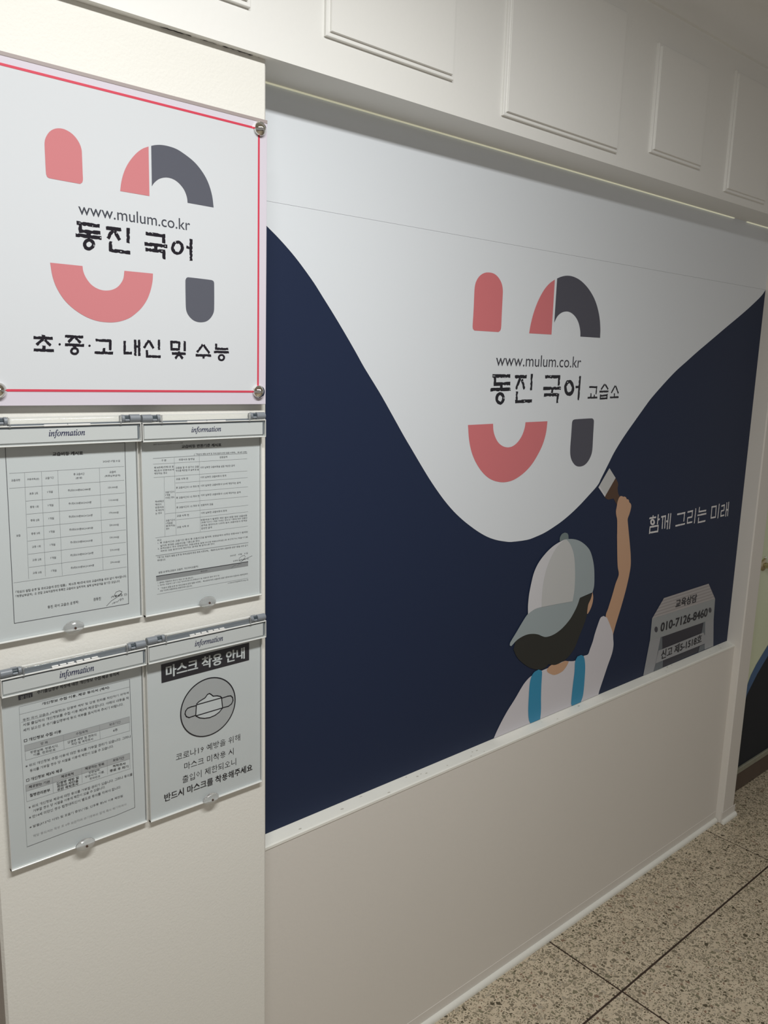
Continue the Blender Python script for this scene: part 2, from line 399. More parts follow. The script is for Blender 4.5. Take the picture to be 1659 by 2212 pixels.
# sill
mb = MB().prism_x(XL1, XR0, [(YB-0.0015, ZSILL-0.014), (YB-0.0015, ZSILL-0.0085), (YB+0.0015, ZSILL-0.0065), (YC+0.001, ZSILL), (1.44, ZSILL), (1.44, ZSILL-0.02)])
sill = struct(mb.build('trim_1', M['gloss']))
for k in range(26):                                        # chips and scuffs in the sill paint
    x = random.uniform(XL1+0.01, XR0-0.05); t = random.uniform(0.05, 0.9); yy = YB+0.002+(YC-YB-0.004)*t; zz = ZSILL-0.0065+0.0065*(yy-YB-0.0015)/(YC-YB-0.0005)+0.0004
    a = random.uniform(0.002, 0.006)
    n = 7; MB().poly([(x+math.cos(6.283*i/n)*a*random.uniform(.5, 1.2), yy+math.sin(6.283*i/n)*a*0.5*random.uniform(.5, 1.1), zz) for i in range(n)], [tuple(range(n))]).build('paint_chip', M['chip'], sill)
# fascia
fas = MB()
fas.prism_x(-3.2, 6.0, [(YF, ZS), (YF, ZC), (1.45, ZC), (1.45, ZS)])
fascia = struct(fas.build('trim_2', M['fascia']))
# ragged crack where pillar meets soffit
for (xa, xb, w) in ((0.585, 0.637, 0.0011), (0.652, 0.680, 0.0008), (0.690, 0.745, 0.0013), (0.7555, 0.758, 0.001)):
    n = int((xb-xa)/0.004)+2; top = []; bot = []
    for k in range(n):
        x = xa+(xb-xa)*k/(n-1); j = random.uniform(-0.0010, 0.0006); ww = w*(0.3+random.random())*(0.3 if k in (0, n-1) else 1)
        c = YA-0.0022+j; top.append((x, c-ww)); bot.append((x, c+ww))
    ring = top+bot[::-1]
    tri = tessellate_polygon([[Vector((a, b, 0)) for a, b in ring]])
    MB().poly([(a, b, ZS-0.0006) for a, b in ring], tri).build('crack', M['crack'], fascia)
# crown moulding
crown_prof = [(YF, 2.560), (YF-0.008, 2.562), (YF-0.010, 2.572), (YF-0.012, 2.590), (YF-0.020, 2.612), (YF-0.036, 2.634), (YF-0.060, 2.648), (YF-0.085, 2.654), (YF-0.090, ZC), (YF, ZC)]
struct(MB().prism_x(-3.2, 6.0, crown_prof).build('trim_3', M['fascia'], None, True))
# moulding frames on the fascia: four mitred rails each
def rail(parent, x0, x1, z0, z1, side):
    prof = [(0.0, 0.0), (0.0, 0.0055), (0.001, 0.0065), (0.0065, 0.0065), (0.0075, 0.0075), (0.0075, 0.0105), (0.0085, 0.0115), (0.0085, 0.0)]  # (inward, height)
    cs = [(x0, z0), (x1, z0), (x1, z1), (x0, z1)]; i = side; A = cs[i]; B = cs[(i+1) % 4]
    inw = [(0, 1), (-1, 0), (0, -1), (1, 0)][i]; al = ((B[0]-A[0]), (B[1]-A[1])); L = math.hypot(*al); al = (al[0]/L, al[1]/L)
    p = []
    for (s, h) in prof: p.append((A[0]+al[0]*s+inw[0]*s, YF-h, A[1]+al[1]*s+inw[1]*s))
    for (s, h) in prof: p.append((B[0]-al[0]*s+inw[0]*s, YF-h, B[1]-al[1]*s+inw[1]*s))
    n = len(prof)
    MB().poly(p, [(k, (k+1) % n, n+(k+1) % n, n+k) for k in range(n)]+[tuple(range(n)), tuple(range(n, 2*n))]).build('rail', M['fascia'], parent)
for (x0, x1, z0, z1) in ((-0.10, 0.28, 0.51, 0.816), (0.425, 0.730, 0.5425, 0.789), (0.877, 1.183, 0.5415, 0.789), (1.331, 1.741, 0.510, 0.8165), (1.885, 2.130, 0.538, 0.7895), (2.276, 2.520, 0.505, 0.819), (2.66, 2.96, 0.538, 0.7895)):
    fr = MB().box(x0+0.008, x1-0.008, YF-0.0115, YF+0.004, z0+CH+0.008, z1+CH-0.008).build('moulding_frame', M['fascia'], fascia)
    for sd in range(4): rail(fr, x0, x1, z0+CH, z1+CH, sd)
# glowing strip standing in for leaked light at the head of the mural
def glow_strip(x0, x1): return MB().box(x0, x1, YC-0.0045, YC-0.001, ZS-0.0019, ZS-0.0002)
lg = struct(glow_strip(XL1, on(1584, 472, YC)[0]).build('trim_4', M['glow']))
glow_strip(on(1612, 479, YC)[0], XR0-0.004).build('leak_glow', M['glow'], lg)
# wall behind the mural
struct(MB().box(XL1-0.01, XR0+0.01, YC+0.004, 1.45, ZSILL, ZS).build('wall_back_upper', M['wall_smooth']))

# baseboards
def base(x0, x1, yw, name, zt=0.042, bead=0.010):
    o = struct(MB().prism_x(x0, x1, [(yw, 0), (yw-0.0008, 0), (yw-0.0008, zt-0.0004), (yw, zt)]).build(name, M['wall_smooth']))
    n = 6; pr = [(yw-0.001, 0)]+[(yw-0.002-bead*math.cos(a*math.pi/2/n), 0.003+0.012*math.sin(a*math.pi/2/n)) for a in range(n+1)]+[(yw-0.001, 0.015)]
    pr = [(yw-0.001, 0), (yw-0.002-bead, 0)]+pr[1:]
    MB().prism_x(x0, x1, pr).build('bead', M['gloss'], o, True)
    return o
base(XL1, XR0-0.004, YB, 'baseboard_back')
base(XL0, XL1, YA, 'baseboard_left', bead=0.008)
base(XR0-0.002, XR1+0.012, YAR, 'baseboard_right', 0.045, 0.010)

# side opening at far left
struct(MB().box(-3.2, -0.55, YD, 1.45, 0, ZS).build('wall_back_far', M['wall_smooth']))
d2 = struct(MB().box(-0.54, XL0-0.004, YD, YD+0.04, 0.004, 2.1).build('door_2', M['sidewood']))
MB().plate(-0.42, 0.17, 0.20, 0.95, YD-0.008, YD).build('panel', M['sidewood'], d2)
MB().plate(-0.42, 0.17, 1.10, 1.95, YD-0.008, YD).build('panel', M['sidewood'], d2)
struct(MB().box(-0.55, XL0, YD-0.01, YD+0.06, 2.1, ZS).build('trim_5', M['gloss']))

# door on the right
XD0, XD1 = XR1, 3.86
z1 = on(1595, 1667, YD)[1]; z2 = on(1597, 1655, YD)[1]
door = struct(MB().box(XD0+0.002, XD1, YD, YD+0.035, z2, 2.10).build('door_1', M['green']))
MB().plate(XD0+0.002, XD1, 0.004, z1-0.001, YD-0.004, YD+0.035, 0.003).build('bottom_rail', M['brown'], door)
MB().plate(XD0+0.002, XD1, z1, z2, YD-0.009, YD+0.03, 0.002).build('weather_strip', M['aluminium'], door)
T3 = crop(1459, 1300, 4.425)
up = [(470, 1480), (590, 1100), (640, 950), (680, 810), (720, 700), (770, 600), (830, 500), (885, 410)]
lo = [(480, 1500), (600, 1160), (645, 1010), (683, 885), (730, 790), (780, 690), (850, 570), (885, 512)]
U = [on(*T3(*p), YD) for p in up]; Lo = [on(*T3(*p), YD) for p in lo]
for q in (U, Lo):
    sx, sz = q[-1][0]-q[-2][0], q[-1][1]-q[-2][1]; x, z = q[-1]
    for k in range(9): x += 0.075; z += sz/sx*0.075*(1-0.04*k); q.append((x, z))
U = [p for p in U if p[0] > XD0+0.003 and p[1] > z2]; Lo = [p for p in Lo if p[0] > XD0+0.003 and p[1] > z2]
U = [(XD0+0.003, U[0][1]-0.02)]+[p for p in U if p[0] < XD1]; Lo = [(XD0+0.003, Lo[0][1]-0.02)]+[p for p in Lo if p[0] < XD1]
ring = U+Lo[::-1]
MB().poly([(x, YD-0.0008, z) for x, z in ring], tessellate_polygon([[Vector((a, b, 0)) for a, b in ring]])).build('blue_band', M['blue'], door)
ring = Lo+[(Lo[-1][0], z2), (XD0+0.003, z2)]
MB().poly([(x, YD-0.0006, z) for x, z in ring], tessellate_polygon([[Vector((a, b, 0)) for a, b in ring]])).build('dark_film', M['dnavy'], door)
hx, hz = on(1651, 1219, YD)
hd = MB().lathe((hx-0.012, YD, hz), [(0.024, 0), (0.024, -0.004), (0.020, -0.008), (0.011, -0.010), (0.011, -0.034), (0.014, -0.036), (0.014, -0.05), (0.010, -0.053)]).build('door_handle', M['brass'], door, True)
MB().lathe((hx-0.012, YD-0.044, hz), [(0.006, 0), (0.008, 0.004), (0.007, 0.06), (0.008, 0.10), (0.005, 0.112)], 'x', 12).build('lever', M['steel'], hd, True)
MB().lathe((hx-0.006, YD, hz+0.028), [(0.006, 0), (0.006, -0.006), (0.003, -0.008)], 'y', 12).build('key_cylinder', M['steel'], hd, True)
struct(MB().box(XD1, 6.0, YD-0.02, 1.45, 0, ZS).build('wall_back_end', M['wall_smooth']))
struct(MB().box(XD0, XD1, YD-0.01, YD+0.06, 2.10, ZS).build('trim_6', M['gloss']))

# ------------------------------------------------------------------ mural
mural = thing('wall_mural', 'large navy and white printed mural with painter figure, filling the recess above the low wall', 'mural', (XL1, YC, ZSILL))
zs = 0.284 + CH
MB().box(XL1-0.004, XR0, YC, YC+0.003, ZSILL, zs).build('lower_sheet', M['navy'], mural)
MB().box(XL1-0.004, XR0, YC-0.0009, YC+0.003, zs+0.0003, ZS).build('upper_sheet', M['sheet'], mural)
K1, K2, K3, K4 = crop(570, 460, 5.53), crop(800, 800, 5.53), crop(1080, 860, 4.1475), crop(1459, 400, 4.425)
curve = [K1(*p) for p in ((50,175),(150,275),(260,395),(370,525),(480,670),(600,840),(700,1000),(800,1160),(900,1325),(1000,1495),(1100,1670),(1200,1850))]
curve += [K2(*p) for p in ((100,250),(200,425),(300,605),(400,785),(500,955),(600,1125),(700,1290),(800,1440),(900,1575),(1000,1690),(1100,1785),(1200,1865),(1300,1935),(1400,1990),(1500,2025),(1600,2043))]
curve += [K3(*p) for p in ((100,1288),(240,1270),(320,1242),(400,1205),(480,1155),(560,1098),(640,1030),(720,952),(800,865),(850,810),(884,765),(900,730),(940,650),(980,570),(1020,490),(1080,390),(1140,300),(1200,215),(1260,130),(1310,60),(1355,0))]
curve += [(1432,831)] + [K4(*p) for p in ((0,1780),(100,1690),(200,1600),(300,1515),(400,1430),(500,1345),(600,1262),(700,1175),(800,1080),(848,1025))]
sm = smooth_closed(curve, 3, 30)[:-3]
Q = [on(*p, YC) for p in sm]
Q[0] = (XL1-0.002, Q[0][1]+0.045)
ring = [(max(XL1-0.002, min(XR0-0.0005, x)), z) for x, z in Q]+[(XR0-0.0005, zs+0.0), (XL1-0.002, zs+0.0)]
MB().poly([(x, YC-0.0004, z) for x, z in ring], tessellate_polygon([[Vector((a, b, 0)) for a, b in ring]])).build('white_field', M['sheet'], mural)

LG = crop(950, 560, 3.6867)
def yl(k): return 0.0004+0.0003*k
def mshape(name, pts, m, par, tr, k=1, smooth=True, zmin=ZSILL+0.0008): return shape(name, pts, YC, M[m], par, tr, smooth, zmin, lift=yl(k))
mshape('logo_shape', [(275,568),(263,555),(260,530),(268,400),(275,240),(285,185),(310,140),(345,113),(385,105),(430,115),(465,145),(490,190),(500,240),(499,300),(492,440),(487,545),(480,568),(465,580)], 'salmon', mural, LG)
mshape('logo_shape', [(915,162),(870,195),(825,250),(780,335),(745,430),(722,520),(710,590),(888,600)], 'salmon', mural, LG)
mshape('logo_shape', [(933,153),(970,138),(1015,131),(1065,140),(1120,170),(1175,225),(1220,295),(1250,370),(1270,460),(1277,550),(1275,626),(1118,616),(1117,570),(1105,510),(1080,460),(1045,427),(1010,416),(970,425),(935,455),(910,505)], 'dark', mural, LG)
mshape('logo_shape', [(223,1320),(423,1310),(426,1365),(440,1415),(465,1460),(500,1488),(540,1498),(580,1488),(620,1455),(655,1400),(675,1340),(681,1298),(856,1290),(845,1380),(820,1470),(780,1555),(730,1635),(670,1700),(600,1750),(540,1772),(480,1775),(410,1755),(350,1710),(295,1635),(255,1545),(232,1440)], 'salmon', mural, LG)
mshape('logo_shape', [(1075,1275),(1210,1267),(1222,1275),(1226,1290),(1220,1400),(1213,1520),(1200,1570),(1175,1615),(1145,1642),(1110,1651),(1080,1642),(1055,1612),(1040,1570),(1037,1510),(1045,1400),(1052,1300),(1058,1282)], 'dark', mural, LG)
mb = MB(); put(mb, 'www.mulum.co.kr', (1070.5, 790.5), (1254, 794.5), 26.5, YC, YC-yl(1), res=4); mb.build('web_address', M['ink_soft'], mural)
TD = crop(1050, 790, 5.53)
strokes('title_lettering', [(75,123,287,123),(103,130,103,235),(88,222,287,212),(180,222,180,275,1.1),(50,287,290,280),(342,132,483,130),(405,150,355,280),(425,160,455,280),(545,97,533,293),(367,308,360,440),(345,427,545,422),
    (703,132,885,132),(872,125,865,235),(680,272,892,268),(787,280,785,325),(688,350,870,345),(855,335,848,445),(1068,255,1110,250,.8),(1120,125,1100,412)],
    [(165,390,55,75,25,37),(990,265,60,95,30,55)], 0.0090, YC, M['ink'], mural, TD, lift=yl(1))
strokes('title_lettering', [(1230,255,1327,255),(1318,250,1312,340),(1250,330,1250,375),(1290,345,1290,375),(1212,382,1327,380),(1415,220,1370,285),(1420,222,1455,282),(1352,310,1460,306),(1364,345,1360,400),(1445,335,1440,400),(1362,360,1448,352),(1360,393,1445,388),(1540,240,1493,325),(1545,242,1578,330),(1530,330,1530,375),(1477,380,1582,374)],
    [], 0.0056, YC, M['ink'], mural, TD, lift=yl(1), rough=0.3)
mb = MB()
for (u, v, a, b) in ((90,122,22,4),(222,140,4,9),(283,280,5,8),(210,385,4,16),(455,423,10,6),(768,128,9,4),(436,188,5,7),(878,268,6,6),(970,197,8,7),(840,342,5,6)):
    for q in [[(u-a, v), (u, v+b), (u+a, v), (u, v-b)]]: mb.poly([(lambda w: (w[0], YC-yl(2), w[1]))(on(*TD(*p), YC)) for p in q], [(0, 1, 2, 3)])
mb.build('ink_fleck', M['sheet'], mural)['kind'] = 'stuff'
TE = crop(1390, 1070, 8.295)
strokes('slogan_lettering', [(168,358,165,392),(103,412,222,390),(262,342,245,520),(255,437,287,425),(115,558,103,690),(260,530,250,660),(110,570,267,540),(98,672,255,643),
    (315,388,400,368),(343,390,330,603),(390,372,375,595),(447,325,420,608),(487,320,460,603),(403,467,437,458),(600,342,745,310),(733,302,718,470),(567,548,740,508),
    (785,300,885,276),(873,275,865,390),(785,403,868,385),(787,398,780,508),(775,497,870,476),(935,232,908,502),(1002,208,990,305),(985,295,1120,270),(963,360,1123,325),(985,395,975,492),(970,487,1105,456),
    (1225,200,1205,415),(1300,188,1285,400),(1215,210,1308,192),(1203,405,1288,388),(1355,152,1328,412),(1393,192,1455,172),(1448,165,1437,270),(1385,283,1440,264),(1388,283,1380,380),(1376,372,1442,355),(1492,125,1468,380),(1525,118,1502,372),(1482,262,1512,255)],
    [(158,478,42,56,15,26)], 0.0060, YC, M['whiteink'], mural, TE, lift=yl(1), rough=0.25)
# printed painter figure
F4, F5, F6, FB = crop(1060, 1130, 5.53), crop(1050, 1380, 5.53), crop(1270, 990, 12.76), crop(1000, 980, 2.5175)
shirt = [(1303.2,1330.4),(1296.9,1334),(1291.5,1347),(1284,1370),(1280,1385),(1274,1401.7),(1270.6,1411.6),(1267,1414.7),(1260.7,1416.5),(1241.7,1427),(1227,1428),(1219,1427.4),(1190,1440),(1169.3,1448.7),(1147.6,1459.6),(1135,1472),(1126,1485),(1111.5,1510),(1093.4,1539),(1077,1570),(1066.3,1594),(1065,1603),(1150,1570),(1230,1535),(1290,1508),(1292.3,1499.3),(1294,1492),(1303,1465),(1312,1438),(1321,1412.5),(1324.5,1394.5),(1324,1379.5),(1323,1367),(1316.8,1348.8),(1310.5,1334)]
fig = mshape('painter_figure', shirt, 'shirt', mural, lambda a, b: (a, b), 2)
lab(fig, 'printed painter in white shirt seen from behind')
arm = [F6(*p) for p in ((800,2042),(800,1700),(775,1560),(768,1450),(785,1350),(810,1200),(840,1110),(870,1060),(900,1038),(940,1045),(970,1060),(1000,1052),(1040,1070),(1060,1110),(1070,1130),(1100,1128),(1125,1160),(1135,1210),(1170,1245),(1188,1300),(1180,1380),(1140,1530),(1095,1650),(1090,1720),(1120,2042))]
arm = arm+[(1360.5,1180),(1362,1202),(1361.5,1226),(1353.5,1266),(1341.6,1309.7),(1329.7,1349),(1323.7,1371),(1312,1362)]+[F4(*p) for p in ((1372,1110),(1400,1020),(1450,860),(1490,720),(1527,615),(1515,520),(1510,400),(1507,150))]
mshape('arm', arm, 'skin', fig, lambda a, b: (a, b), 1)
hairp = [F4(*p) for p in ((870,950),(1055,893),(1200,838),(1190,900),(1165,955),(1155,990),(1145,1085),(1120,1180),(1060,1330))]+[(1240,1400),(1227,1418),(1215,1428),(1198,1436),(1184,1434),(1175,1443),(1160,1446),(1140,1440),(1118,1422),(1108,1402)]+[F4(*p) for p in ((300,1380),(500,1300),(700,1200))]
mshape('hair', hairp, 'hair', fig, lambda a, b: (a, b), 4)
mshape('neck', [(720,370),(750,330),(800,300),(880,290),(935,262),(985,268),(960,320),(920,375),(870,410),(810,430),(760,415),(730,395)], 'skin', fig, F5, 3)
mshape('ear', [(1210,822),(1218,880),(1212,940),(1195,1000),(1170,1055),(1150,1085),(1145,1075),(1155,990),(1165,955),(1190,900)], 'skin', fig, F4, 5)
mshape('cap_button', [(818,215),(822,170),(845,130),(880,112),(910,120),(922,145),(925,200),(870,210)], 'cap4', fig, F4, 4)
mshape('cap_panel', [(890,190),(960,188),(1020,198),(1080,225),(1140,275),(1180,330),(1210,420),(1228,530),(1232,650),(1228,750),(1210,825),(1060,890),(1040,940),(975,940),(960,800),(960,400),(920,240)], 'cap3', fig, F4, 5)
mshape('cap_brim', [(437,1083),(520,1020),(620,990),(780,960),(870,950),(968,925),(1055,893),(1035,960),(1000,1040),(940,1145),(860,1240),(790,1300),(720,1340),(650,1358),(600,1345),(560,1328),(500,1320),(430,1328),(360,1358),(300,1400),(250,1455),(235,1468),(220,1458),(225,1425),(300,1300),(380,1165)], 'cap3', fig, F4, 6)
mshape('cap_panel', [(437,1083),(437,980),(450,850),(475,720),(505,600),(550,495),(610,405),(690,315),(770,250),(870,195),(895,193),(920,220),(950,270),(980,360),(995,480),(998,650),(990,800),(968,932),(780,965),(620,995),(520,1025)], 'cap1', fig, F4, 7)
mshape('cap_panel', [(870,195),(895,193),(920,220),(950,270),(980,360),(995,480),(998,650),(990,800),(968,932),(780,965),(600,1000),(602,880),(615,750),(640,610),(680,480),(730,370),(785,280)], 'cap2', fig, F4, 8)
mshape('strap', [(620,365),(655,375),(663,400),(655,540),(650,700),(650,850),(640,962),(580,992),(525,1012),(505,960),(498,850),(505,680),(515,540),(535,450),(570,395)], 'teal', fig, F5, 5)
mshape('strap', [(1130,190),(1160,205),(1172,250),(1178,350),(1165,560),(1150,680),(1125,752),(1020,800),(1010,770),(1030,560),(1050,400),(1058,270),(1085,210)], 'teal', fig, F5, 5)
mshape('brush_handle', [(755,545),(800,620),(830,720),(815,820),(830,960),(870,1050),(820,1150),(790,1280),(745,1190),(700,1110),(640,1120),(560,1140),(500,1110),(455,1062)], 'brush', fig, F6, 0.5)
mshape('brush_head', [(585,270),(755,540),(455,1062),(280,800)], 'cap2', fig, F6, 2, smooth=False)
mshape('brush_head', [(280,800),(318,762),(478,1020),(455,1062)], 'cap1', fig, F6, 3, smooth=False)
# printed bench with contact lettering
TB = crop(1380, 1240, 8.295)
def bshape(name, pts, m, k): return mshape(name, pts, m, bench, TB, k, smooth=False)
bench = mshape('printed_bench', [(230,800),(1360,440),(1335,800),(192,1200)], 'bench2', mural, TB, 3, smooth=False)
lab(bench, 'printed grey step stool carrying the phone number')
bshape('bench_gap', [(385,1130),(1180,850),(1180,1340),(255,1745)], 'bench5', 1)
bshape('bench_leg', [(192,1195),(385,1130),(335,1400),(300,1590),(255,1750),(70,1850)], 'bench3', 2)
bshape('bench_leg', [(1175,845),(1335,795),(1330,1290),(1175,1350)], 'bench3', 2)
bshape('bench_shade', [(385,1130),(412,1132),(415,1335),(335,1400),(345,1340)], 'bench4', 3)
bshape('bench_shade', [(1150,865),(1182,850),(1180,1085),(1115,1060)], 'bench4', 3)
bshape('bench_step', [(345,1370),(1150,1045),(1172,1100),(1172,1245),(290,1600)], 'bench3', 4)
bshape('bench_foot', [(300,1585),(425,1545),(420,1680),(255,1760)], 'bench4', 3)
bshape('bench_foot', [(1082,1290),(1175,1250),(1170,1350),(1060,1400)], 'bench4', 3)
bshape('bench_top', [(445,430),(1245,172),(1360,440),(230,800)], 'bench1', 2)
for k in range(5):
    t0 = 0.1+0.18*k; t1 = t0+0.07
    def Lp(t): return (445+(230-445)*t, 430+(800-430)*t)
    def Rp(t): return (1245+(1360-1245)*t, 172+(440-172)*t)
    bshape('bench_slat_line', [Lp(t0), Rp(t0), Rp(t1), Lp(t1)], 'bench1b', 3)
strokes('bench_bolt', [], [], 0.002, YC, M['ink_soft'], bench, TB, lift=yl(4), dots=[(303,990,30,52)])
strokes('bench_bolt', [], [], 0.002, YC, M['ink_soft'], bench, TB, lift=yl(4), dots=[(1268,645,27,48)])
for body, BL, BR, h, bo in (('교육상담', (645,610), (1022,497), 145, .02), ('010-7126-8460', (378,1032), (1212,752), 150, .022), ('신고 제5-1518호', (385,1530), (1108,1225), 155, .02)):
    mb = MB(); put(mb, body, BL, BR, h, YC, YC-yl(6), TB, bold=bo, res=3); mb.build('bench_lettering', M['ink'], bench)

# ------------------------------------------------------------------ acrylic sign
YS = 1.2010
sign = thing('logo_sign', 'square white acrylic logo sign with thin red border, above the document holders', 'sign', (0.58, YS, 1.63))
def sg(p): return on(p[0], p[1], YS)
cTR, cBR, cBL = sg((560, 279)), sg((557, 846)), sg((-5, 843))
cTL = (cTR[0]+cBL[0]-cBR[0], cTR[1]+cBL[1]-cBR[1])
tr_, br_ = sg((578, 268)), sg((574, 873.5))
ex = ((cBR[0]-cBL[0]), (cBR[1]-cBL[1])); le = math.hypot(*ex); ex = (ex[0]/le, ex[1]/le); ez = (-ex[1], ex[0])
W0, H0 = le+0.0, None
mr = (br_[0]-cBR[0])*ex[0]+(br_[1]-cBR[1])*ex[1]; mbm = (cBR[0]-br_[0])*ez[0]+(cBR[1]-br_[1])*ez[1]; mt = (tr_[0]-cTR[0])*ez[0]+(tr_[1]-cTR[1])*ez[1]
hh = (cTR[0]-cBR[0])*ez[0]+(cTR[1]-cBR[1])*ez[1]
def SP(a, b): return (cBL[0]+ex[0]*a+ez[0]*b, cBL[1]+ex[1]*a+ez[1]*b)   # sign frame: origin at lower left screw
def slab(name, a0, a1, b0, b1, yf, yb, m, par, bev=0.0006):
    p = []
    for (d, y) in ((bev, yf), (0, yf+bev), (0, yb)):
        for a, b in ((a0+d, b0+d), (a1-d, b0+d), (a1-d, b1-d), (a0+d, b1-d)): x, z = SP(a, b); p.append((x, y, z))
    f = [(0,1,2,3), (11,10,9,8)]+[(k+i, k+4+i, k+4+(i+1) % 4, k+(i+1) % 4) for k in (0, 4) for i in range(4)]
    return MB().poly(p, f).build(name, m, par)
A0, A1, B0, B1 = -mr, le+mr, -mbm, hh+mt
slab('acrylic_panel', A0, A1, B0, B1, YS, YS+0.003, M['acryl'], sign)
slab('edge_reflection', A0, A1+0.001, B1+0.0002, B1+0.0058, YS+0.0005, YS+0.003, M['acryl_reflection'], sign)  # dark inner reflection of the acrylic's top edge, put into this strip's colour
slab('white_field', 0.001, le-0.001, 0.001, hh-0.001, YS-0.0002, YS, M['acryl_in'], sign, 0.00005)
rw = 0.0017
for (a0, a1, b0, b1) in ((-rw, rw, 0, hh), (le-rw, le+rw, 0, hh), (0, le, -rw, rw), (0, le, hh-rw, hh+rw)):
    slab('red_border', a0, a1, b0, b1, YS-0.0005, YS-0.0001, M['red'], sign, 0.00005)
for (cx, cz) in (cTR, cBR, cBL, cTL):
    o = MB().lathe((cx, YS, cz), [(0.0095, 0), (0.0105, -0.0005), (0.0108, -0.0045), (0.0104, -0.0056), (0.0006, -0.0125)], 'y', 32).build('screw_cap', M['steel'], sign, True)
    MB().lathe((cx, YS+0.003, cz), [(0.0065, 0), (0.0065, 0.010)], 'y', 14).build('standoff', M['steel'], o, True)
G, Hh = crop(80, 250, 4.1475), crop(90, 550, 4.1475)
def sshape(pts, m, tr): return shape('logo_shape', pts, YS, M[m], sign, tr, True, None, 0.0005)
sshape([(110,560),(90,548),(80,520),(72,380),(67,240),(80,190),(110,145),(150,120),(195,113),(245,122),(300,152),(345,195),(380,250),(398,305),(402,360),(408,520),(410,575),(403,600),(385,611)], 's_salmon', G)
sshape([(998,276),(940,298),(880,345),(820,420),(780,500),(755,590),(744,675),(1006,720)], 's_salmon', G)
sshape([(1022,270),(1060,263),(1110,262),(1170,272),(1240,295),(1300,330),(1380,390),(1440,450),(1500,535),(1540,620),(1568,720),(1581,822),(1348,780),(1342,730),(1320,670),(1285,620),(1240,580),(1190,558),(1140,554),(1090,568),(1050,600),(1028,632)], 's_dark', G)
sshape([(75,72),(365,102),(372,150),(395,205),(435,260),(480,295),(530,316),(580,322),(630,315),(675,293),(710,255),(732,210),(740,145),(996,170),(992,240),(975,320),(945,400),(900,470),(850,520),(790,565),(720,593),(650,606),(580,606),(500,595),(420,568),(340,525),(260,465),(190,390),(130,290),(95,190)], 's_salmon', Hh)
sshape([(1310,203),(1520,228),(1538,237),(1544,255),(1544,490),(1535,530),(1510,570),(1475,597),(1430,606),(1385,600),(1345,578),(1312,540),(1295,500),(1290,450),(1287,230),(1295,210)], 's_dark', Hh)
mb = MB(); put(mb, 'www.mulum.co.kr', (169.5, 463), (410.5, 498.5), 26, YS, YS-0.0005, res=4); mb.build('web_address', M['s_ink2'], sign)
SA, SB, SC = crop(140, 460, 5.53), crop(60, 710, 7.213), crop(260, 720, 6.636)
strokes('title_lettering', [(142,118,415,157),(182,140,182,222),(168,215,425,238),(283,235,283,275,1.2),(128,262,436,300),(490,178,672,200),(570,205,512,305),(590,215,655,322),(755,178,755,357),(545,340,545,450),(528,443,782,475),
    (962,243,1198,275),(1180,260,1180,362),(948,367,1222,400),(1085,385,1085,430),(964,435,1200,462),(1182,455,1182,552),(1450,405,1500,420,.8),(1506,310,1506,570)],
    [(287,375,72,70,33,33),(1345,415,75,85,40,52)], 0.0055, YS, M['s_ink'], sign, SA, lift=0.0006)
strokes('caption_lettering', [(240,97,240,145,1.3),(90,137,388,150),(240,160,138,250),(262,175,358,262),(248,260,248,325,1.2),(90,330,405,342),(578,117,862,130),(705,135,630,208),(745,140,820,218),(577,248,876,260),(728,262,728,290,1.2),
    (1055,177,1298,188),(1283,180,1283,333),(1185,300,1185,370),(1040,372,1327,380)], [(728,348,70,62,33,28)], 0.0043, YS, M['s_ink'], sign, SB, lift=0.0006, rough=0.32, dots=[(495,243,18),(960,265,18)])
strokes('caption_lettering', [(60,108,60,290),(45,282,165,282),(210,92,213,322),(267,92,270,322),(225,190,255,190),(405,100,338,208),(412,105,472,215),(551,90,551,238),(380,240,380,335),(365,328,577,335),
    (728,108,733,240),(843,118,840,240),(715,122,850,128),(720,226,850,232),(920,112,920,252),(838,258,838,285),(738,287,935,292),(835,300,785,360),(845,305,893,362),(1180,160,1098,270),(1190,165,1275,285),(1077,313,1300,318),(1187,320,1190,363),
    (1370,148,1370,225),(1358,220,1545,225),(1337,265,1553,272)], [(1447,347,51,51,25,24)], 0.0042, YS, M['s_ink'], sign, SC, lift=0.0006, rough=0.32)
mb = MB()
for (u, v, a, b) in ((175,120,16,3),(330,157,6,6),(425,296,8,8),(345,388,4,16),(617,240,7,8),(668,462,12,6),(1045,248,8,3),(1158,456,9,6),(1198,397,7,7),(1318,347,10,8)):
    mb.poly([(lambda w: (w[0], YS-0.0008, w[1]))(on(*SA(*p), YS)) for p in [(u-a, v), (u, v+b), (u+a, v), (u, v-b)]], [(0, 1, 2, 3)])
mb.build('ink_fleck', M['acryl_in'], sign)['kind'] = 'stuff'

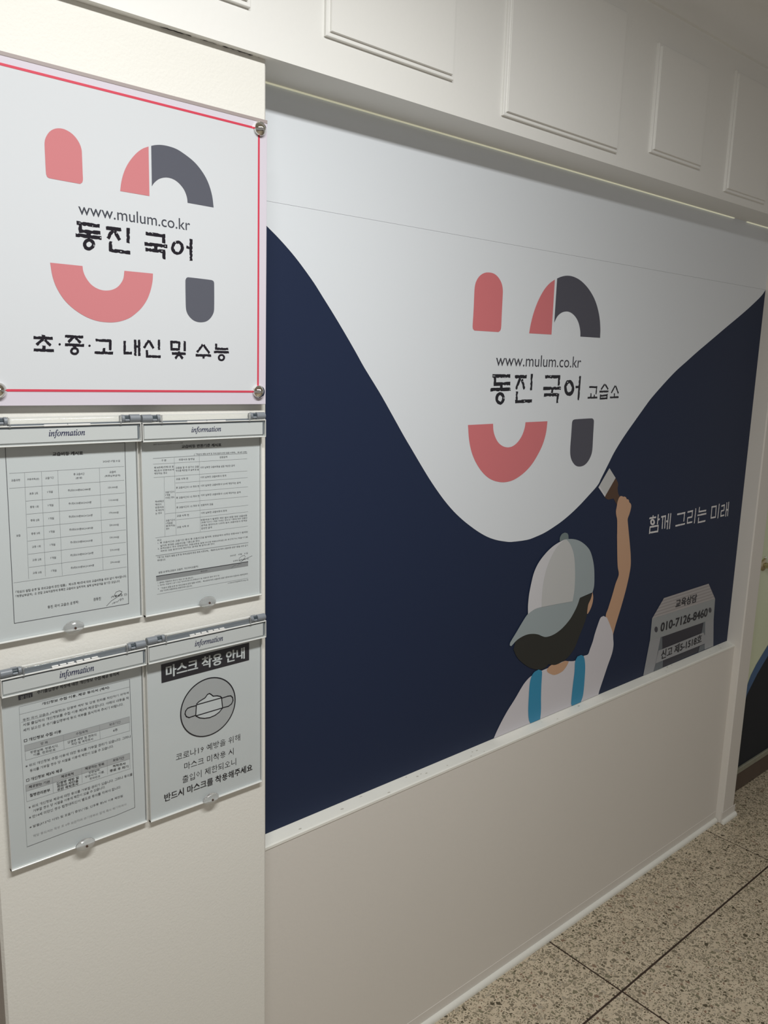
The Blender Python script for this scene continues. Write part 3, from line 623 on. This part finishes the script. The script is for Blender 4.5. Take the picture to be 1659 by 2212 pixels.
# ------------------------------------------------------------------ document holders
YP, YCV, YH = 1.2092, 1.2050, 1.1935       # paper, cover front, header front
def holder(label, XL, XR, ZT, ZB, ZBOT, info, catpx, spring, lowered):
    h = thing('document_holder', label, 'document holder', (XL, YA, ZBOT), 'clear document holders under the sign')
    w = 0.002
    # backing plate and cover
    MB().plate(XL+0.003, XR-0.003, ZBOT+0.002, ZB-0.001, YP+0.0006, YA-0.0004, 0.0006).build('back_plate', M['clear2'], h)
    MB().plate(XL+0.004, XR-0.004, ZBOT+0.002, ZB-0.001, YCV, YCV+0.0012, 0.0003).build('cover', M['clear'], h)
    e = MB()                                                     # bright rounded rim of the cover
    e.plate(XL+0.002, XR-0.002, ZBOT, ZBOT+0.0026, YCV-0.0010, YA-0.0006, 0.0009)
    e.plate(XL+0.002, XL+0.0029, ZBOT, ZB, YCV-0.0006, YA-0.0006, 0.0006)
    e.plate(XR-0.0029, XR-0.002, ZBOT, ZB, YCV-0.0006, YA-0.0006, 0.0006)
    e.build('cover_rim', M['edge'], h)
    # header box
    MB().plate(XL+0.001, XR-0.001, ZB, ZT, YH, YH+0.0012, 0.0004).build('header_window', M['clear'], h)
    st = MB().plate(XL+0.0035, XR-0.0060, ZB+0.0045, ZT-0.0040, YH+0.0016, YH+0.0026, 0.0003).build('label_strip', M['strip'], h)
    e = MB()
    e.plate(XL+0.0005, XR-0.0005, ZB-0.0004, ZB+0.0012, YH-0.0006, YA-0.004, 0.0005)
    e.plate(XL+0.0005, XR-0.0005, ZT-0.0010, ZT+0.0006, YH-0.0006, YA-0.004, 0.0005)
    e.plate(XL+0.0005, XL+0.0018, ZB, ZT, YH-0.0006, YA-0.004, 0.0005)
    e.plate(XR-0.0018, XR-0.0005, ZB, ZT, YH-0.0006, YA-0.004, 0.0005)
    e.build('header_rim', M['edge'], h)
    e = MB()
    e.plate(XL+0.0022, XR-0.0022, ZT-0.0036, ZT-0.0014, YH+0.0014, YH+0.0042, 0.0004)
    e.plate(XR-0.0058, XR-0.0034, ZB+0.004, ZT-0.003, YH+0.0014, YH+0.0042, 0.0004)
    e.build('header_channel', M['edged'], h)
    MB().plate(XL+0.0016, XR-0.0016, ZB+0.0012, ZT-0.0008, YH+0.0040, YH+0.0060, 0.0002).build('header_back', M['strip'], h)
    mb = MB(); put(mb, '𝑖𝑛𝑓𝑜𝑟𝑚𝑎𝑡𝑖𝑜𝑛', info[0], info[1], info[2], YH+0.0014, YH+0.0013, res=3, bold=0.012); mb.build('lettering', M['navytext'], st)
    # hinge: two grey barrels, clear rail between, spring
    zr = ZT+0.0072; R = 0.0062; yc = YH+0.0052
    Lc = 0.030
    for sgn, xe in ((1, XL+0.0008), (-1, XR-0.0008)):
        x0, x1 = (xe, xe+Lc) if sgn > 0 else (xe-Lc, xe)
        main = (x0, x0+0.017) if sgn > 0 else (x1-0.017, x1)
        tip = (x1-0.0048, x1) if sgn > 0 else (x0, x0+0.0048)
        mid = (main[1], tip[0]) if sgn > 0 else (tip[1], main[0])
        b = MB().lathe((main[0], yc, zr), [(R-0.0006, 0), (R, 0.0006), (R, main[1]-main[0]-0.0006), (R-0.0006, main[1]-main[0])], 'x', 24)
        b.lathe((tip[0], yc, zr), [(R-0.0008, 0), (R-0.0002, 0.0006), (R-0.0002, tip[1]-tip[0]-0.0006), (R-0.0008, tip[1]-tip[0])], 'x', 24)
        cl = b.build('hinge_barrel', M['greyp'], h, True)
        n = 14; prof = [(yc+math.cos(math.pi*(0.38+1.0*k/n)+0.2)*(R-0.001)*-1, zr+math.sin(math.pi*(0.38+1.0*k/n)+0.2)*(R-0.001)) for k in range(n+1)]
        MB().lathe((mid[0], yc+0.001, zr), [(R-0.0026, 0), (R-0.0026, mid[1]-mid[0])], 'x', 16).build('barrel_recess', M['dgreyp'], cl)
        MB().box(mid[0], mid[1], yc, yc+R-0.0006, zr-R*0.85, zr+R*0.85).build('barrel_back', M['greyp'], cl)
        pin = MB().lathe((mid[0]+0.0004, yc-0.0028, zr-0.0025), [(0.0014, 0), (0.0020, 0.0006), (0.0020, mid[1]-mid[0]-0.0012), (0.0014, mid[1]-mid[0]-0.0006)], 'x', 10).build('hinge_pin', M['greyp'], cl, True)
    x0, x1 = XL+0.0008+Lc, XR-0.0008-Lc
    MB().lathe((x0+0.001, yc, zr), [(0.0052, 0), (0.0056, 0.0004), (0.0056, x1-x0-0.0024), (0.0052, x1-x0-0.002)], 'x', 20).build('hinge_rail', M['clear2'], h, True)
    e = MB(); e.box(x0+0.001, x1-0.001, yc-0.0022, yc+0.0018, zr+0.0046, zr+0.0058); e.build('rail_rim', M['edge'], h)
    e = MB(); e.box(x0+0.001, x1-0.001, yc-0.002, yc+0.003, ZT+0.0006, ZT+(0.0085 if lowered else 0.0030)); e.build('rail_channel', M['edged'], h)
    for xx in (x0+0.001, x1-0.0035):
        MB().plate(xx, xx+0.0025, ZT-0.002, ZT+0.0125, YH-0.0012, YH+0.004, 0.0007).build('rail_stop', M['glass'], h)
    if spring:
        s = MB(); a, b = spring; n = 2
        for k in range(n):
            p0 = a+(b-a)*k/n+0.0006; p1 = a+(b-a)*(k+1)/n-0.0006
            s.plate(p0, p1, ZT-0.0012, ZT+0.0018, YH-0.0008, YH+0.002, 0.0005)
            if lowered:
                m3 = (p1-p0)/3
                for q in range(3): s.plate(p0+m3*q, p0+m3*(q+0.8), ZT+0.0022, ZT+0.0042, YH, YH+0.003, 0.0004)
        s.build('hinge_plate', M['hinge'], h)
    # thumb catch
    cx, cz = catpx; RX, RZ, RY = 0.0160, 0.0100, 0.0090
    n, mr_ = 26, 7; d = MB(); yb = YCV-0.0008
    V = []
    for j in range(mr_+1):
        a = (math.pi/2)*j/mr_
        for i in range(n):
            t = 2*math.pi*i/n; rr = math.cos(a)
            if j == mr_: rr = 0.25
            V.append((cx+RX*rr*math.cos(t), yb-RY*math.sin(a)*0.8, cz+RZ*rr*math.sin(t)))
    Fc = [(j*n+i, j*n+(i+1) % n, (j+1)*n+(i+1) % n, (j+1)*n+i) for j in range(mr_) for i in range(n)]
    Fc.append(tuple(range(mr_*n, mr_*n+n))); Fc.append(tuple(range(n))[::-1])
    dd = d.poly(V, Fc).build('thumb_catch', M['glass'], h)
    MB().lathe((cx, yb-RY*0.8, cz), [(0.0024, -0.0006), (0.0024, 0.0008)], 'y', 4).build('catch_screw', M['screw'], dd)
    return h
def X(px, py, y=YH): return on(px, py, y)[0]
def Z(px, py, y=YH): return on(px, py, y)[1]
c2 = crop(0, 860, 2.765); c3 = crop(0, 1320, 2.765)
hxr1 = X(306, 930); hxl2 = X(307.5, 930); hxr2 = X(575, 925); wdt = hxr2-hxl2
hxl3 = X(1.5, 1490); hxr3 = X(317.5, 1420); hxl4 = X(319.5, 1420); hxr4 = X(575.5, 1358)
holder('clear hinged holder under the sign, holding the price table notice', hxr1-wdt, hxr1, Z(300, 914), Z(300, 953.5), Z(303, 1334, YCV),
       ((106.1, 946.7), (183.8, 944.0), 18.1), on(159, 1354, YCV), (X(94, 918), X(196, 915)), False)
holder('clear hinged holder under the sign, holding the refund rules notice with grey bar', hxl2, hxr2, (Z(310, 914)+Z(570, 908))/2, (Z(310, 953)+Z(570, 946))/2, Z(316, 1334, YCV),
       ((414, 937.4), (477.4, 934.9), 15.2), on(448, 1300, YCV), (X(404, 912), X(488, 910)), False)
holder('clear hinged holder in the bottom row, holding the consent form', hxl3, hxr3, (Z(3, 1472)+Z(316, 1398.6))/2, (Z(3, 1510)+Z(316, 1436))/2, Z(324, 1774, YCV),
       ((129.5, 1469), (203.3, 1453), 18.8), on(184, 1823, YCV), (X(112, 1449), X(216, 1424)), True)
holder('clear hinged holder in the bottom row, holding the mask notice', hxl4, hxr4, (Z(321, 1397.6)+Z(575, 1340))/2, (Z(321, 1437)+Z(575, 1375))/2, Z(566, 1689, YCV),
       ((421.3, 1400.3), (481.7, 1387.3), 16.3), on(455, 1724, YCV), (X(410, 1380), X(488, 1361)), True)

# ------------------------------------------------------------------ printed notices
YT = YP-0.0004
def notice(name, label, x0, x1, z0, z1, cat='notice'):
    o = MB().box(x0, x1, YP, YP+0.0003, z0, z1).build(name, M['paper'])
    return tag(o, label, cat, 'paper notices in the clear holders')
def rules(lines, w, tr, mb):
    for (a, b, c, d) in lines: line(mb, tr(a, b), tr(c, d), w, YP, YT+0.0001)
def texts(items, tr, mb, h, bold=0.0):
    for it in items:
        s, a, b, c, d = it[:5]; hh_ = it[5] if len(it) > 5 else h
        put(mb, s, (a, b), (c, d), hh_, YP, YT, tr, bold=bold, res=1)
def gpoly(name, pts, m, par, tr, l=0.0002): return shape(name, pts, YP, M[m], par, tr, False, None, l)
# A: price table
A1c, A2c = crop(20, 950, 5.7207), crop(20, 1130, 5.7207)
nA = notice('printed_notice', 'printed price table notice with a ruled grid and a signature', hxr1-wdt+0.0036, hxr1-0.0036, Z(303, 1334, YCV)+0.0028, Z(300, 953.5)+0.004)
mb = MB(); texts([('교습비등 게시표', 535, 200, 910, 185, 45)], A1c, mb, 45, 0.025); mb.build('heading', M['text_b'], nA)['kind'] = 'stuff'
mb = MB()
texts([('2020년 07월 31일',1157,280,1367,270,26),('교습과정',25,515,133,510),('교습과목(반)',220,502,370,497),('교습기간',445,487,550,480),('총 교습시간',795,440,930,432),('(분/월)',822,488,902,482),('교습비',1237,412,1315,408),('(최종납부금액)',1180,463,1372,453),
  ('초등 2회',250,680,353,672),('중등 1회',257,845,362,838),('중등 2회',264,1010,370,1003),('중등 3회',272,1175,378,1165),('1개월',471,658,537,655),('1개월',478,822,545,820),('1개월',486,985,552,982),('1개월',495,1148,560,1145),
  ('주2회X100분X4.2=840분',725,640,1005,622),('주1회X150분X4.2=630분',733,803,1015,783),('주2회X150분X4.2=1260분',735,965,1030,943),('주3회X150분X4.2=1890분',742,1125,1035,1100),
  ('150,000원',1222,603,1338,598),('110,000원',1230,760,1345,755),('170,000원',1235,915,1350,910),('230,000원',1238,1067,1352,1062)], A1c, mb, 28)
texts([('고등 1회',280,308,387,297),('고등 2회',286,470,394,460),('고등 3회',290,630,398,620),('1개월',503,280,568,277),('1개월',511,442,577,438),('1개월',518,600,583,597),('주1회X150분X4.2=630분',755,252,1030,226),('주2회X150분X4.2=1260분',755,412,1040,378),('주3회X150분X4.2=1890분',760,568,1048,532),
  ('130,000원',1242,190,1355,185),('210,000원',1246,345,1360,338),('290,000원',1250,498,1365,490),('보습',88,168,138,163)], A2c, mb, 28)
mb.build('table_text', M['text'], nA)['kind'] = 'stuff'
mb = MB()
texts([('「학원의 설립·운영 및 과외교습에 관한 법률」 제15조 제3항에 따라 교습비등을 위와 같이 게시합니다.',80,870,1450,668),('「최종납부금액」은 관할 교육지원청에 등록한 교습비와 일치하며, 실제 납부금액을 표기한 것입니다.',80,922,1370,730),
  ('동진 국어 교습소 운영자:',475,1058,860,990,38),('권동진',1040,962,1132,948,38),('(서명 또는 인)',1258,930,1455,895,34)], A2c, mb, 34)
polyline(mb, [A2c(*p) for p in ((1200,1025),(1260,960),(1330,915),(1385,870),(1392,845),(1360,835),(1320,850),(1300,885),(1310,905),(1350,895),(1385,860))], 0.0005, YP, YT)
polyline(mb, [A2c(*p) for p in ((1270,1000),(1300,975),(1297,990),(1320,970),(1335,975),(1350,955),(1380,930),(1372,960),(1400,925),(1410,935),(1400,950))], 0.0004, YP, YT)
mb.build('footer_text', M['text_b'], nA)['kind'] = 'stuff'
mb = MB()
rules([(0,415,1418,328),(0,600,1420,498),(205,757,1425,655),(213,920,1430,808),(220,1085,1437,963),(188,405,240,1720),(397,395,447,1685),(598,378,655,1675),(1113,348,1160,1610)], 0.00035, A1c, mb)
rules([(226,222,1440,82),(232,385,1440,235),(240,548,1445,385),(55,737,1450,540)], 0.00035, A2c, mb)
mb.build('table_grid', M['rule'], nA)
mb = MB(); polyline(mb, [(11, 964), (31, 1346.5), (277.8, 1304), (269.6, 956)], 0.0008, YP, YT+0.0001); polyline(mb, [(11, 964), (269.6, 956)], 0.0008, YP, YT+0.0001); mb.build('page_frame', M['text'], nA)
# B: refund rules
B1c, B2c = crop(320, 940, 6.9125), crop(320, 1110, 6.636)
nB = notice('printed_notice', 'printed refund rules notice with a grey bar near its foot', hxl2+0.0036, hxr2-0.0036, Z(316, 1334, YCV)+0.0028, Z(310, 953)+0.004)
mb = MB(); texts([('교습비등 반환기준 게시표',500,195,1090,167,48)], B1c, mb, 48, 0.025); mb.build('heading', M['text_b'], nB)['kind'] = 'stuff'
mb = MB()
texts([('[별지 제2호서식] 시행규칙 2012.2.14. 개정',78,152,515,128,20),('[「학원의 설립·운영 및 과외교습에 관한 법률 시행령」 제18조 관련]',685,303,1472,266,30),('구 분',197,392,270,388),('반환사유 발생일',460,380,690,368),('반환금액',1070,345,1180,338),
 ('제18조제2항제1호 및',88,500,380,482),('제2호의 반환사유에',88,545,383,527),('해당하는 경우',90,588,285,577),('교습을 할 수 없거나 교습',410,502,755,482),('장소를 제공할 수 없게 된 날',412,545,757,525),('이미 납부한 교습비등을 일할 계산한 금액',778,498,1290,467),
 ('교습 시작 전',415,670,595,660),('이미 납부한 교습비등의 전액',780,645,1163,617),('총 교습시간의 1/3 경과 전',415,800,760,775),('이미 납부한 교습비등의 2/3에 해당하는 금액',782,770,1378,722),('총 교습시간의 1/2 경과 전',418,950,763,920),('이미 납부한 교습비등의 1/2에 해당하는 금액',785,912,1378,865),
 ('총 교습시간의 1/2 경과 후',422,1095,765,1062),('반환하지 않음',788,1060,970,1042),('교습기간이',255,868,390,858),('1개월',257,908,325,903),('이내인 경우',257,950,392,940),('제18조제2항',105,1005,235,998),('제3호의',108,1050,195,1045),('반환사유',108,1095,235,1085),('에 해당하',108,1140,235,1130),('는 경우',110,1185,205,1175),
 ('교습 시작 전',428,1220,608,1205),('이미 납부한 교습비등의 전액',787,1178,1172,1140)], B1c, mb, 30)
texts([('교습기간이',252,110,385,98),('1개월을',254,150,350,140),('초과하는',254,188,388,175),('경우',256,230,305,222),('교습 시작 후',413,205,585,185),('반환사유가 발생한 해당 월의 반환 대상 교습비등',755,102,1418,35),('(교습기간이 1개월 이내인 경우의 기준에 따라 산출한',757,140,1420,72),('금액을 말한다)과 나머지 월의 교습비등의 전액을',758,182,1418,108),('합산한 금액',760,222,912,205),
 ('비고',133,392,190,385),('1. 총 교습시간은 교습기간 중의 총 교습시간을 말하며, 반환금액의 산정은 반환사유가 발생한',138,432,1428,270),('날까지 경과된 교습시간을 기준으로 한다.',175,472,742,395),('2. 원격교습의 경우 반환금액은 교습내용을 실제 수강한 부분(인터넷으로 수강하거나 학습기기로',138,515,1427,345),('저장한 것을 말한다)에 해당하는 금액을 뺀 금액으로 한다.',178,550,955,440),
 ('「경기도 학원의 설립·운영 및 과외교습에 관한 조례 시행규칙」 제8조의2에 따라 교습비등 반환기준을 위와 같이',135,640,1428,462),('게시합니다.',132,680,252,665),('2020년    07월    31일',1175,612,1427,572,24),('운영자: (서명 또는 인)',1218,690,1440,652,24),('설립·운영자(교습소 교습자, 개인과외교습자)',148,860,717,768,32),('준수사항',752,838,848,823,24),
 ('1. 글씨는 학습자의 확인이 쉬운 크기로 합니다.',138,1000,648,922,24),('2. 게시는 학습자가 보기 쉬운 장소에 합니다.(주출입구 및 교습비등 접수 창구 등)',138,1040,1022,895,24),('3. 「학원의 설립·운영 및 과외교습에 관한 법률 시행령」 제18조에 따라 교습비등 반환기준에 따라 반환사유 발생일부터',140,1085,1427,868,24),('5일 이내에 교습비등을 반환하여야 합니다.',172,1115,632,1040,24),('210㎜×297㎜[백상지 80g/㎡]',1140,1005,1432,955,22)], B2c, mb, 28)
polyline(mb, [B2c(*p) for p in ((1385,640),(1340,680),(1300,670),(1305,635),(1340,605),(1380,592),(1392,615),(1370,650),(1345,665),(1490,600))], 0.0004, YP, YT)
polyline(mb, [B2c(*p) for p in ((1190,780),(1230,740),(1260,735))], 0.0004, YP, YT); polyline(mb, [B2c(*p) for p in ((1275,745),(1300,720),(1335,715))], 0.0004, YP, YT)
mb.build('body_text', M['text'], nB)['kind'] = 'stuff'
mb = MB()
rules([(72,347,690,308),(690,308,1478,271)], 0.0006, B1c, mb)
rules([(75,433,1478,352),(82,632,1480,533),(405,715,1485,632),(412,860,1487,770),(415,1012,1487,912),(250,1175,1490,1045),(418,1265,1490,1142)], 0.00035, B1c, mb)
vb = lambda u, v: (320+u/6.636, 1110+v/6.636)
for a, b in ((B1c(388,330), vb(402,302)), (B1c(762,308), vb(747,255)), (B1c(238,620), vb(242,325))): line(mb, a, b, 0.00035, YP, YT+0.0001)
rules([(103,343,1428,175),(125,1155,1432,920)], 0.00035, B2c, mb); rules([(108,600,1435,410)], 0.0008, B2c, mb)
mb.build('table_grid', M['rule'], nB)
mb = MB(); rules([(113,896,1433,684)], 0.0012, B2c, mb); mb.build('thick_rule', M['text_b'], nB)
gpoly('grey_bar', [(115,897),(1432,685),(1432,747),(118,965)], 'shade2', nB, B2c)
# C: consent form
C1c, C2c = crop(30, 1440, 5.925), crop(30, 1620, 5.925)
nC = notice('printed_notice', 'printed consent form with two small tables with grey headings', hxl3+0.0036, hxr3-0.0036, Z(324, 1774, YCV)+0.0028, (Z(3, 1510)+Z(316, 1436))/2+0.004)
mb = MB(); texts([('수기출입명부 작성에 대한 개인정보 수집·제공 동의서',298,354,1342,108,46)], C1c, mb, 46, 0.02)
texts([('개인정보 수집·이용, 제공 동의서 (예시)',362,500,1220,285,42),('□ 개인정보 수집·이용',130,970,607,845,42)], C1c, mb, 42, 0.012)
texts([('□ 개인정보 제3자 제공',160,410,620,275,42),('제공받는 기관',192,492,460,420,36),('제공목적',605,360,762,318,36),('제공하는 항목',910,258,1155,193,36),('보유기간',1268,150,1410,115,36),('질병관리본부',205,603,463,530,42),('감염병 예방 및',547,450,830,367,36),('전파의 차단을',555,490,825,407,36),('위한 역학조사',555,530,825,447,36),('역학조사',1265,225,1430,185,32),('종료 후 파기',1228,285,1462,225,34)], C2c, mb, 36, 0.012)
mb.build('heading', M['text_b'], nC)['kind'] = 'stuff'
mb = MB()
texts([('동진 국어 교습소 (시설명)는 감염병 예방 및 감염 전파를 차단하기 위하여',115,705,1468,352),('시설 출입자의 개인정보를 수집·이용·제3자 제공합니다. 아래의 내용을 자',117,765,1472,414),('세히 읽으신 후 수기출입명부에 동의 여부를 표시하여 주시기 바랍니다.',120,835,1400,495),('항 목',340,1005,435,980,34),('수집목적',793,878,943,840,34),('보유기간',1220,760,1365,722,34),
 ('방문날짜, 방문시각,',213,1115,570,1025,36),('이름, 전화번호',250,1148,535,1075,34),('감염병 예방 및 전파의',687,985,1055,882,34),('차단 및 역학조사',737,1010,1015,937,32),('4주',1268,838,1327,825,36)], C1c, mb, 38)
texts([('※ 위의 개인정보 수집·이용에 대한 동의를 거부할 권리가 있습니다. 그러나',150,228,1497,-161),('동의를 거부할 경우 당 시설을 이용에 제한이 있을 수 있습니다.',205,285,1275,-35),('방문날짜,',960,308,1105,265,30),('방문시각, 이름,',912,360,1160,290,30),('전화번호',970,383,1105,345,28),
 ('※ 위의 개인정보 제공에 대한 동의를 거부할 권리가 있습니다. 그러나 동의를',190,755,1517,325),('거부할 경우 당 시설을 이용에 제한이 있을 수 있습니다.',247,800,1170,487),('※ 만14세 미만인 경우 법정대리인이 별도로 동의를 하여야 합니다.',195,885,1370,487),('※ 발열(37.5℃ 이상) 및 호흡기 증상(기침, 인후통 등)시 이용 제한됨',202,1012,1393,605)], C2c, mb, 38)
mb.build('body_text', M['text'], nC)['kind'] = 'stuff'
mb = MB(); texts([('· 해당 동의서는 작성 후 4주 보관하며 수기명부와 함께 즉시 폐기하여야',225,1125,1440,708)], C2c, mb, 34); mb.build('faint_text', M['text_l'], nC)['kind'] = 'stuff'
gpoly('table_header', [(135,1008),(1480,638),(1482,710),(140,1085)], 'shade', nC, C1c); gpoly('table_header', [(150,452),(1482,38),(1485,112),(155,530)], 'shade', nC, C2c)
gpoly('black_tag', [(53,372),(237,330),(240,385),(60,433)], 'dark', nC, C1c)
mb = MB(); put(mb, '붙임1', (82, 420), (212, 388), 42, YP, YT-0.0001, C1c, bold=0.01); mb.build('tag_lettering', M['paper'], nC)
mb = MB()
rules([(65,515,1478,160),(72,612,1480,258),(135,1008,1480,638),(140,1085,1482,710),(152,1198,1483,820),(135,1008,152,1198),(632,875,642,1055),(1095,750,1105,925),(1478,638,1485,820),(65,515,168,2306),(95,712,470,610)], 0.00035, C1c, mb)
rules([(150,452,1482,38),(155,530,1485,112),(165,662,1487,240),(150,452,165,662),(492,345,505,550),(865,225,875,420),(1192,125,1200,310),(1482,38,1487,240)], 0.00035, C2c, mb)
mb.build('table_grid', M['rule'], nC)
mb = MB(); polyline(mb, [C1c(1480,160), C2c(1548,735), C2c(1300,840), C2c(740,1025), C2c(168,1240)], 0.0006, YP, YT+0.0001); mb.build('page_frame', M['text'], nC)
# D: mask notice
D1c, D2c = crop(330, 1380, 6.9125), crop(330, 1560, 6.9125)
nD = notice('printed_notice', 'printed mask notice with black title bar and round mask symbol', hxl4+0.0036, hxr4-0.0036, Z(566, 1689, YCV)+0.0028, (Z(321, 1437)+Z(575, 1375))/2+0.004)
gpoly('title_bar', [(123,383),(1438,55),(1438,318),(130,663)], 'text_b', nD, D1c)
mb = MB(); put(mb, '마스크 착용 안내', (200, 582), (1368, 290), 178, YP, YT-0.0001, D1c, bold=0.03, res=3); mb.build('title_lettering', M['paper'], nD)
ccx, ccz = on(*D1c(832, 1018), YP); rad = 0.5*(on(*D1c(1245, 905), YP)[0]-on(*D1c(415, 1080), YP)[0])
n = 56
def ringpts(r): return [(ccx+math.cos(6.28319*i/n)*r, ccz+math.sin(6.28319*i/n)*r*1.0) for i in range(n)]
rz = 0.5*(on(*D1c(925, 572), YP)[1]-on(*D1c(745, 1470), YP)[1])
rad = 0.5*(rad+rad)
sym = MB().poly([(x, YP-0.0002, z) for x, z in ringpts(rad)], [tuple(range(n))]).build('mask_symbol', M['shade'], nD)
ro, ri = ringpts(rad), ringpts(rad-0.0022)
MB().poly([(x, YT, z) for x, z in ro+ri], [(i, (i+1) % n, n+(i+1) % n, n+i) for i in range(n)]).build('symbol_ring', M['text_b'], sym)
top = [(650,975),(690,935),(780,880),(815,830),(845,815),(870,830),(900,855),(960,850),(1010,860),(1028,880)]; bot = [(640,1150),(700,1180),(770,1187),(850,1175),(930,1140),(990,1095),(1042,1030)]
shape('mask_body', top+bot[::-1]+[(640,1150)], YP, M['paper'], sym, D1c, False, None, 0.0003)
mb = MB()
for pl_ in (top, bot, [(650,985),(640,1150)], [(1025,878),(1042,1030)], [(650,985),(1025,880)], [(640,1150),(1042,1030)], [(650,995),(570,1015),(520,1035),(490,1075),(480,1120),(500,1160),(540,1175),(600,1155),(640,1140)], [(1030,885),(1120,855),(1165,850),(1190,875),(1197,920),(1175,970),(1130,1005),(1045,1028)]):
    polyline(mb, [D1c(*p) for p in pl_], 0.0020, YP, YT)
mb.build('mask_outline', M['text_b'], sym)
mb = MB(); texts([('코로나19 예방을 위해',347,580,1303,270,105),('마스크 미착용 시',470,714,1207,482,105),('출입이 제한되오니',443,914,1243,637,110)], D2c, mb, 105, -0.004); mb.build('body_text', M['text_b'], nD)['kind'] = 'stuff'
mb = MB(); texts([('반드시 마스크를 착용해주세요',175,1190,1485,720,115)], D2c, mb, 115, 0.018); mb.build('bold_text', M['text_b'], nD)

set_type()
